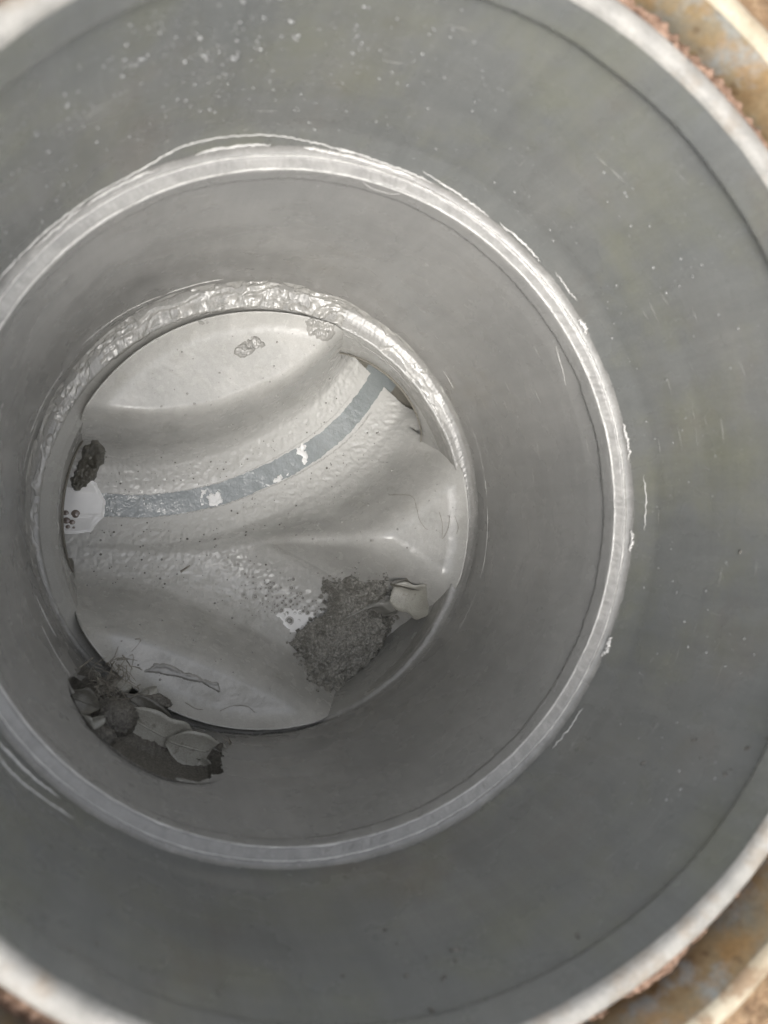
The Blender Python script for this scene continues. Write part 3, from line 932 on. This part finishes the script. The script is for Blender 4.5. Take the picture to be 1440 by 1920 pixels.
def dome(cx, cy, r, z, hgt=0.5, seg=14):
    V, F = [], []
    for j, a in enumerate((0.0, 0.35, 0.7, 1.0, 1.3)):
        for k in range(seg):
            t = 2 * math.pi * k / seg
            V.append((cx + r * math.cos(a) * math.cos(t), cy + r * math.cos(a) * math.sin(t), z + r * hgt * math.sin(a)))
    for j in range(4):
        for k in range(seg):
            F.append((j * seg + k, j * seg + (k + 1) % seg, (j + 1) * seg + (k + 1) % seg, (j + 1) * seg + k))
    F.append(tuple(range(4 * seg, 5 * seg)))
    return V, F
def torus(cx, cy, R_, r, z, seg=18, ms=7):
    V, F = [], []
    for k in range(seg):
        t = 2 * math.pi * k / seg
        for j in range(ms):
            a = 2 * math.pi * j / ms
            rr_ = R_ + r * math.cos(a)
            V.append((cx + rr_ * math.cos(t), cy + rr_ * math.sin(t), z + r * math.sin(a)))
    for k in range(seg):
        for j in range(ms):
            F.append((k * ms + j, ((k + 1) % seg) * ms + j, ((k + 1) % seg) * ms + (j + 1) % ms, k * ms + (j + 1) % ms))
    return V, F
def fz(x, y): return float(floor_smooth(np.array([x]), np.array([y]))[0][0])
for bx, by, br in [(-113.5, -3, 3.0), (-119.5, -2.5, 2.3), (-119, -7.5, 2.4), (-115.5, -8.5, 1.8), (-118, -11.5, 1.5), (-114.5, -12, 0.9), (-117, 1.5, 1.0)]:
    x, y = bx / 1000, by / 1000
    V, F = dome(x, y, br / 1000, max(fz(x, y), -0.3542) + 0.0016, 0.35)
    obj('bubble', make_mesh('bubble', V, F), M['bubble_dark'], ws)

# sky reflections on the water, painted as thin white sheets
for nm, poly, lab in [('glint_patch', [(-30.0, 7.0), (-26.2, 12.6), (-23.4, 10.7), (-21.6, 13.5), (-18.8, 11.7), (-19.7, 7.0), (-24.4, 3.3), (-27.2, 3.3)], 'white painted sky glint on the water at the middle of the channel'),
                      ('glint_patch', [(34.5, 41.5), (37.3, 46.2), (41.0, 48.1), (41.0, 42.5), (41.9, 37.8), (39.1, 34.1)], 'narrow white painted glint crossing the water towards the inlet'),
                      ('glint_patch', [(-34.6, 7.0), (-32.8, 11.7), (-30.9, 12.6), (-31.8, 7.9), (-32.8, 4.2)], 'thin white painted glint left of the glint in mid channel'),
                      ('glint_patch', [(11.1, 17.3), (17.7, 21.0), (25.1, 24.7), (27.9, 26.6), (22.3, 21.9), (14.9, 17.3)], 'thin pale painted glint along the lower edge of the water')]:
    obj(nm, patch(nm, poly, lambda x, y, sd: 0.0003 + sstep(0, 0.001, sd) * 0.0005, 0.0004, 0.0030, 320, base=lambda x, y: main_bottom(poly_dist(x, y, MAIN)[1]) + 0.00075), M['glint_foam_white'],
        label=lab, cat='foam', group='painted sky glints on the channel water')

# scum line along both edges of the water
edges = []
for side, hw in ((1, 0.0079), (-1, 0.0079)):
    pts, rads = [], []
    dense = catmull([(-94, 3), (-62, 3), (-21, 11), (15, 26), (45, 43), (68, 62), (82, 79)], 60) / 1000
    for i, p in enumerate(dense):
        t = dense[min(i + 1, len(dense) - 1)] - dense[max(i - 1, 0)]
        t = t / np.linalg.norm(t)
        n_ = np.array([-t[1], t[0]])
        w = hw + 0.0020 * float(sstep(-0.02, 0.07, p[0])) + rnd.uniform(-.0005, .0005)
        q = p + n_ * side * w
        pts.append((q[0], q[1], fz(q[0], q[1]) + 0.0002))
        rads.append(rnd.uniform(.00015, .00055) * (1.0 if side < 0 else 0.6))
    edges.append(tube_geo(pts, rads, 5))
V, F = merge(edges)
obj('scum_line', make_mesh('scum_line', V, F), M['sealant'], kind='stuff', label='thin white scum line along the edges of the channel water', cat='scum')

# foam bubbles in front of the sludge
geos, midx = [], []
def foam_bubble(x, y, r):
    z = fz(x, y) + 0.0004
    g = dome(x, y, r, z, 0.45)
    geos.append(g); midx.extend([0] * len(g[1]))
    g = torus(x, y, r * 1.12, r * 0.22 + 0.00012, z + 0.0002, 14, 6)
    geos.append(g); midx.extend([1] * len(g[1]))
taken = []
tries = 0
while len(taken) < 78 and tries < 4000:
    tries += 1
    u = rnd.random() ** 0.6
    x = -0.009 + u * 0.056 + rnd.gauss(0, .003)
    y = -0.046 - u * 0.031 + rnd.gauss(0, .0065)
    r = rnd.choice([.0006, .0008, .001, .0014, .0021 if u > .6 else .001]) * rnd.uniform(.8, 1.15)
    if x > 0.045 or all((x - a) ** 2 + (y - b) ** 2 > (1.25 * (r + c)) ** 2 for a, b, c in taken) is False:
        continue
    taken.append((x, y, r))
    foam_bubble(x, y, r)
V, F = merge(geos)
obj('foam', make_mesh('foam', V, F, mat_idx=midx), [M['bubble_grey'], M['sealant']], kind='stuff', label='pale bubbly foam in the branch channel before the sludge', cat='foam')
obj('foam_film', patch('foam_film', [(20.9, -66.1), (28.4, -67.9), (37.8, -69.8), (45.3, -71.7), (45.3, -77.3), (35.9, -82.9), (28.4, -84.8), (22.8, -79.2), (15.3, -71.7)],
    lambda x, y, sd: 0.0001 + sstep(0, 0.002, sd) * 0.0006 + fbm(x * 200, y * 200, 2, 3) * 0.0004, 0.0006, 0.003, 180), M['glint_foam_white'], kind='stuff',
    label='whitish foam film under the bubbles beside the sludge', cat='foam')

# ------------------------------------------------------------------ leaves, clods and roots
def sheet(L, W, bend=0.15, curl=0.3, th=0.0006, point=1.0, nl=18, nw=8, seed=0):
    """leaf-shaped sheet with thickness, along +x from the origin"""
    rs = np.random.RandomState(seed)
    top = []
    for i in range(nl + 1):
        u = i / nl
        w = W * 0.5 * (math.sin(math.pi * min(max(u, 0.02), 0.98)) ** point) * (1 + 0.10 * math.sin(9 * u + seed) + 0.05 * math.sin(17 * u + 2.1 * seed))
        for j in range(nw + 1):
            v = j / nw * 2 - 1
            top.append((u * L, v * w, bend * L * math.sin(math.pi * u) + curl * w * v * v * (0.6 + 0.8 * u) + rs.uniform(-1, 1) * th * 0.25))
    n = len(top)
    V = top + [(x, y, z - th) for x, y, z in top]
    F = []
    for i in range(nl):
        for j in range(nw):
            a = i * (nw + 1) + j
            F.append((a, a + nw + 1, a + nw + 2, a + 1))
            F.append((n + a, n + a + 1, n + a + nw + 2, n + a + nw + 1))
    for i in range(nl):
        for j in (0, nw):
            a = i * (nw + 1) + j
            F.append((a, a + nw + 1, n + a + nw + 1, n + a))
    for j in range(nw):
        for i in (0, nl):
            a = i * (nw + 1) + j
            F.append((a, a + 1, n + a + 1, n + a))
    return make_mesh('leaf', V, F)

def silt_top(x, y): return -253.5 + 1.7 * max(math.hypot(x, y) - 132.5, 0)
def leaf(name, loc, rot, args, m, label, cat='leaf', group=None, vein=True):
    o = obj(name, sheet(**args), m, label=label, cat=cat, group=group)
    o.location = [c / 1000 for c in loc]
    o.rotation_euler = [R(a) for a in rot]
    if vein:
        L, b = args['L'], args.get('bend', .15)
        pts = [(u * L, 0, b * L * math.sin(math.pi * u) + 0.0001) for u in np.linspace(0.02, 0.97, 14)]
        V, F = tube_geo(pts, [0.0005 * (1 - 0.7 * i / 13) for i in range(14)], 5)
        obj('midrib', make_mesh('midrib', V, F), m, o)
    return o

gl = 'leaves lodged in the side inlet'
leaf('leaf', (-83, -109, silt_top(-85.49, -112.27) + 3), (6, 8, -33), dict(L=.042, W=.024, bend=.10, curl=.15, point=.45, seed=1), M['leafpale'], 'large pale grey leaf beside the dirt clod in the side inlet', group=gl)
leaf('leaf', (-97, -119, silt_top(-99.91, -122.57) + 3), (10, 4, -34), dict(L=.034, W=.012, bend=.10, curl=.4, point=.6, seed=2), M['leafpale'], 'narrow pale leaf along the outer side of the dirt clod', group=gl)
leaf('leaf', (-112, -93, silt_top(-115.36, -95.79) + 3), (-12, 6, -28), dict(L=.019, W=.013, bend=.12, curl=.3, point=.7, seed=3), M['leafdark'], 'small dark leaf under the arching twig in the side inlet', group=gl)
leaf('leaf', (-107, -102, silt_top(-110.21, -105.06) + 3), (5, -6, -60), dict(L=.016, W=.012, bend=.1, curl=.2, point=.7, seed=4), M['leafpale'], 'small grey leaf at the outer end of the root tangle', group=gl)
leaf('leaf', (-84, -101, silt_top(-86.52, -104.03) + 3), (-18, 6, -41), dict(L=.040, W=.013, bend=.06, curl=.5, point=.5, seed=5), M['leafdark'], 'long dark brown leaf strip along the seat ring by the clod', group=gl)
leaf('leaf', (-54, -126, silt_top(-55.62, -129.78) + 3), (-10, 6, -29), dict(L=.038, W=.011, bend=.06, curl=.5, point=.5, seed=6), M['leafdark'], 'dark leaf strip trailing right from the large pale leaf', group=gl)

def clod(name, loc, rad, sc, m, label, cat, seed, amp=0.22):
    nu, nv = 56, 30
    V = []
    for i in range(nu):
        for j in range(nv):
            t, p = 2 * math.pi * i / nu, math.pi * j / (nv - 1)
            d = np.array([math.sin(p) * math.cos(t), math.sin(p) * math.sin(t), math.cos(p)])
            V.append(d)
    D = np.array(V)
    n = fbm(D[:, 0] * 2.2 + seed, D[:, 1] * 2.2, D[:, 2] * 2.2, 3) * amp + fbm(D[:, 0] * 12 + seed, D[:, 1] * 12, D[:, 2] * 12, 3) * 0.13
    P = D * (1 + n)[:, None] * rad * np.array(sc)
    o = obj(name, make_mesh(name, P, grid_faces(nu, nv, True)[:, ::-1]), m, label=label, cat=cat)
    o.location = [c / 1000 for c in loc]
    return o
clod('dirt_clod', (-89, -111, silt_top(-89, -111) + 2), 0.0125, (1, 0.92, 0.8), M['clod'], 'round dark dirt clod lodged in the side inlet beside the pale leaf', 'clod', 1)
clod('wood_chip', (-86, -98, -252), 0.0055, (1.25, 0.75, 0.55), M['leafpale'], 'small pale chip above the dirt clod at the wall edge', 'chip', 5)
clod('dirt_clod', (-98, -116, silt_top(-98, -116) + 2), 0.009, (1.2, 0.8, 0.6), M['clod'], 'low dark dirt clod left of the round clod', 'clod', 9)
clod('dirt_clod', (-72, -108, silt_top(-72, -108) + 2), 0.008, (1.6, 0.7, 0.5), M['clod'], 'flat dark dirt clod between pale leaf and seat ring', 'clod', 12)

def silt_h(X, Y): return X * 0
sx, sy = np.meshgrid(np.arange(-0.150, -0.005, 0.0009), np.arange(-0.190, -0.070, 0.0009), indexing='ij')   # silt on the bottom of the side inlet
al = sx * SD[0] + sy * SD[1]
pp = -sx * SD[1] + sy * SD[0]
zz_ = np.maximum(SZ - np.sqrt(np.maximum(SR ** 2 - pp ** 2, 0)), -0.2535) - 0.0006
zz_ = np.where(np.abs(pp) < SR, np.maximum(zz_, -0.2535 + 1.7 * np.maximum(np.hypot(sx, sy) - 0.1325, 0) + 3.5 * np.maximum(np.hypot(sx, sy) - 0.147, 0) + 0.009 * fbm(sx * 60, sy * 60, 3, 3) + grit(sx, sy, 1.3)), zz_)
F = grid_faces(*sx.shape)
ok = ((np.abs(pp) < 0.0435 + 0.003 * fbm(sx * 90, sy * 90, 1, 2)) & (np.hypot(sx, sy) > 0.1310 + 0.003 * fbm(sx * 150, sy * 150, 2, 3)) & (al < 0.19)).ravel()
F = F[ok[F].all(1)]
used = np.unique(F)
rm = -np.ones(sx.size, int)
rm[used] = np.arange(len(used))
obj('silt', make_mesh('silt', np.stack([sx, sy, zz_], -1).reshape(-1, 3)[used], rm[F]), M['clod'], kind='stuff', label='dark gritty silt on the bottom of the side inlet', cat='silt')

def twig(pts, rad, label, group=None, name='twig', m='root'):
    c = catmull([[q / 1000 for q in p] for p in pts], 6)
    V, F = tube_geo(c, [rad * (1 - 0.55 * i / (len(c) - 1)) for i in range(len(c))], 6)
    return obj(name, make_mesh(name, V, F), M[m], label=label, cat='twig', group=group)
twig([(-112, -101, -250), (-113, -95, -244), (-110, -88, -240), (-104, -83, -240), (-99, -80, -246)], .0008, 'pale twig arching over the dark leaf at the left of the side inlet')
twig([(-110, -101, -247), (-103, -98, -243), (-96, -92, -241)], .0006, 'straight twig below the arching twig in the side inlet')
twig([(-48, -41, fz(-.048, -.041) * 1000 + .6), (-42, -37, fz(-.042, -.037) * 1000 + .6)], .0008, 'short pale stick lying in the merged channel')
roots = []
for k in range(150):
    sel = rnd.random()
    if sel < 0.62:
        c0 = Vector((rnd.gauss(-96, 6), rnd.gauss(-98, 5), rnd.gauss(-241, 2.5)))
    elif sel < 0.8:
        c0 = Vector((rnd.gauss(-86, 4), rnd.gauss(-89, 4), rnd.gauss(-250, 3)))
    else:
        c0 = Vector((rnd.gauss(-34, 7), rnd.gauss(-134, 3), rnd.gauss(-243, 2)))
    d = Vector((rnd.gauss(0, 1), rnd.gauss(0, 1), rnd.gauss(0, .25))).normalized()
    L = rnd.uniform(4, 15)
    w = Vector((rnd.gauss(0, 1), rnd.gauss(0, 1), rnd.gauss(0, .4))) * rnd.uniform(.5, 2.5)
    pts = [(c0 + d * L * (u - .5) + w * math.sin(math.pi * u)) / 1000 for u in (0, .25, .5, .75, 1)]
    roots.append(tube_geo(pts, [rnd.uniform(.00014, .00042) * f for f in (1, 1, .9, .7, .4)], 5))
V, F = merge(roots)
obj('root_tangle', make_mesh('root_tangle', V, F), M['root'], kind='stuff', label='tangle of fine grey roots in the side inlet', cat='roots')

# chip by the sludge, film strip and hair on the benches
leaf('plastic_chip', (84, -55, -288), (4, 6, -16), dict(L=.030, W=.022, bend=.10, curl=.45, th=.0009, point=.22, seed=8), M['leafpale'], 'pale grey curled chip resting on the upper right of the sludge', cat='chip', vein=False)
leaf('dark_chip', (83, -49, -287), (-28, 8, -12), dict(L=.024, W=.008, bend=.12, curl=.8, th=.0006, point=.5, seed=9), M['leafdark'], 'dark rolled rim piece along the top of the pale chip', cat='chip', vein=False)
obj('film_strip', patch('film_strip', [(-74, -93), (-66, -88), (-56, -92), (-31, -103), (-30, -108), (-44, -101), (-60, -96)], lambda x, y, sd: -0.0002 + sstep(0, 0.0012, sd) * 0.0009 + 0.0006 * np.exp(-((sd - .001) / .0006) ** 2), 0.0006, 0.0012, 200),
    M['grease'], label='thin clear film strip stuck on the lower bench', cat='film')
def hair(pts, label, rad=.00017):
    c = catmull([(a / 1000, b / 1000) for a, b in pts], 8)
    V, F = tube_geo([(x, y, fz(x, y) + 0.0003) for x, y in c], rad, 5)
    return obj('hair', make_mesh('hair', V, F), M['root'], label=label, cat='hair', group='hairs on the benches')
hair([(85, 10), (95, 9), (96, 2), (97, -6), (101, -12), (103, -13)], 'dark hair kinked across the ridge between the channels')
hair([(111, -2), (113, -10), (113, -19), (117, -12), (118, -4)], 'looped hair near the right wall on the ridge')
hair([(121, -4), (123, -11), (122, -16)], 'short hair beside the looped hair on the ridge')
hair([(-30, -119), (-22, -117), (-14, -118), (-9, -122)], 'fine hair lying low on the bottom bench')
hair([(-50, -112), (-44, -116), (-40, -117)], 'short hair on the lower left bench')
silt_g = []
for k in range(900):
    x, y = rnd.uniform(-.11, .10), rnd.uniform(-.11, .10)
    zf = fz(x, y)
    if math.hypot(x - FC[0], y - FC[1]) > 0.112 or zf > -0.325 or poly_dist(np.array([x]), np.array([y]), MAIN)[0][0] < 0.009: continue
    silt_g.append(dome(x, y, min(.0009, .00018 + rnd.expovariate(1 / .00018)), zf + 0.0002, 0.5, 6))
V, F = merge(silt_g)
obj('channel_silt', make_mesh('channel_silt', V, F), M['clod'], kind='stuff', label='dark silt grains lying in the low parts of the channels', cat='silt')
flecks = []                          # grit and specks on the floor
for k in range(420):
    a, q = rnd.uniform(0, 2 * math.pi), 0.118 * math.sqrt(rnd.random())
    x, y = FC[0] + q * math.cos(a), FC[1] + q * math.sin(a)
    flecks.append(dome(x, y, rnd.choice([.0002, .0003, .0004, .0007]) * rnd.uniform(.7, 1.2), fz(x, y) + 0.0002, 0.7, 6))
V, F = merge(flecks)
obj('floor_grit', make_mesh('floor_grit', V, F), M['grease'], kind='stuff', label='pale grit specks scattered over the channel floor', cat='grit')

# a strand of fibre hanging from the ledge, soil crumbs and straws by the frame
c = catmull([(84, -1138), (83, -1165), (81, -1180), (78.5, -1172), (77, -1145)], 6)
V, F = tube_geo([on_wall(t, z / 10000, 0.1368, O2) for t, z in c], 0.00016, 5)
obj('fibre', make_mesh('fibre', V, F), M['sealant'], label='thin pale fibre looping below the top of the inner ledge', cat='fibre')
crumbs = []
for k in range(420):
    a = rnd.uniform(0, 2 * math.pi)
    rr_ = rnd.choice([rnd.gauss(0.1585, 0.0012), rnd.gauss(0.1585, 0.0012), rnd.uniform(.18, .26)])
    size = rnd.uniform(.0006, .0022)
    z = -0.0045 if rr_ < .17 else 0.0075
    V, F = dome(rr_ * math.cos(a), rr_ * math.sin(a), size, z, rnd.uniform(.8, 1.3), 7)
    V = [(x + rnd.uniform(-.3, .3) * size, y + rnd.uniform(-.3, .3) * size, zz + rnd.uniform(-.3, .3) * size) for x, y, zz in V]
    crumbs.append((V, F))
V, F = merge(crumbs)
obj('soil_crumbs', make_mesh('soil_crumbs', V, F, smooth=False), M['soil_pink'], kind='stuff', label='loose soil crumbs along the outside of the rim', cat='soil')
twig([(142, 75, -3), (147, 80, 2), (153, 84, 4)], .0007, 'pale straw poking from the soil at the right of the rim', name='straw', m='straw')
twig([(110, -160, 12), (122, -150, 15), (134, -142, 14)], .0006, 'yellow straw lying on the soil at the bottom right corner', name='straw', m='straw')
leaf('leaf', (-62, -124, silt_top(-63.86, -127.72) + 3), (8, 6, -20), dict(L=.034, W=.020, bend=.08, curl=.2, point=.5, seed=11), M['leafpale'], 'broad pale leaf right of the large pale leaf in the side inlet', group=gl)
leaf('leaf', (-60, -140, silt_top(-61.8, -144.2) + 3), (-5, 6, -48), dict(L=.036, W=.018, bend=.08, curl=.2, point=.5, seed=12), M['leafdark'], 'dark leaf deep in the right part of the side inlet', group=gl)
leaf('leaf', (-88, -130, silt_top(-90.64, -133.9) + 3), (-5, 2, -60), dict(L=.032, W=.016, bend=.08, curl=.3, point=.5, seed=13), M['leafdark'], 'dark leaf furthest back in the side inlet', group=gl)
for (px, py, pz, rz, L, W, lab) in [(-100, -88, 2.0, -70, .012, .010, 'small torn pale scrap at the top of the root tangle'), (-78, -104, 4, 20, .013, .008, 'torn pale scrap between the dirt clod and the seat ring'),
                                    (-106, -108, 4, 10, .014, .007, 'torn grey scrap at the outer left of the dirt clod'), (-45, -136, 3, -50, .015, .010, 'torn pale scrap at the right end of the side inlet debris')]:
    leaf('scrap', (px, py, silt_top(px, py) + pz), (rnd.uniform(-20, 20), rnd.uniform(-15, 15), rz), dict(L=L, W=W, bend=.12, curl=.5, point=.4, seed=int(-px)), M['leafpale'], lab, cat='scrap', group='torn scraps in the side inlet', vein=False)

for o in list(ch.children):                        # pieces that belong to one part of the chamber hang under that part
    key = o.name.split('.')[0]
    host = {'ledge_burr': ledge_part, 'ledge_lip': ledge_part, 'glue_beads': riser_wall_part, 'dried_drips': lower_wall_part, 'wall_scuffs': lower_wall_part,
            'grease_layer': seat_ring_part, 'grease_strands': seat_ring_part}.get(key)
    if host: o.parent = host
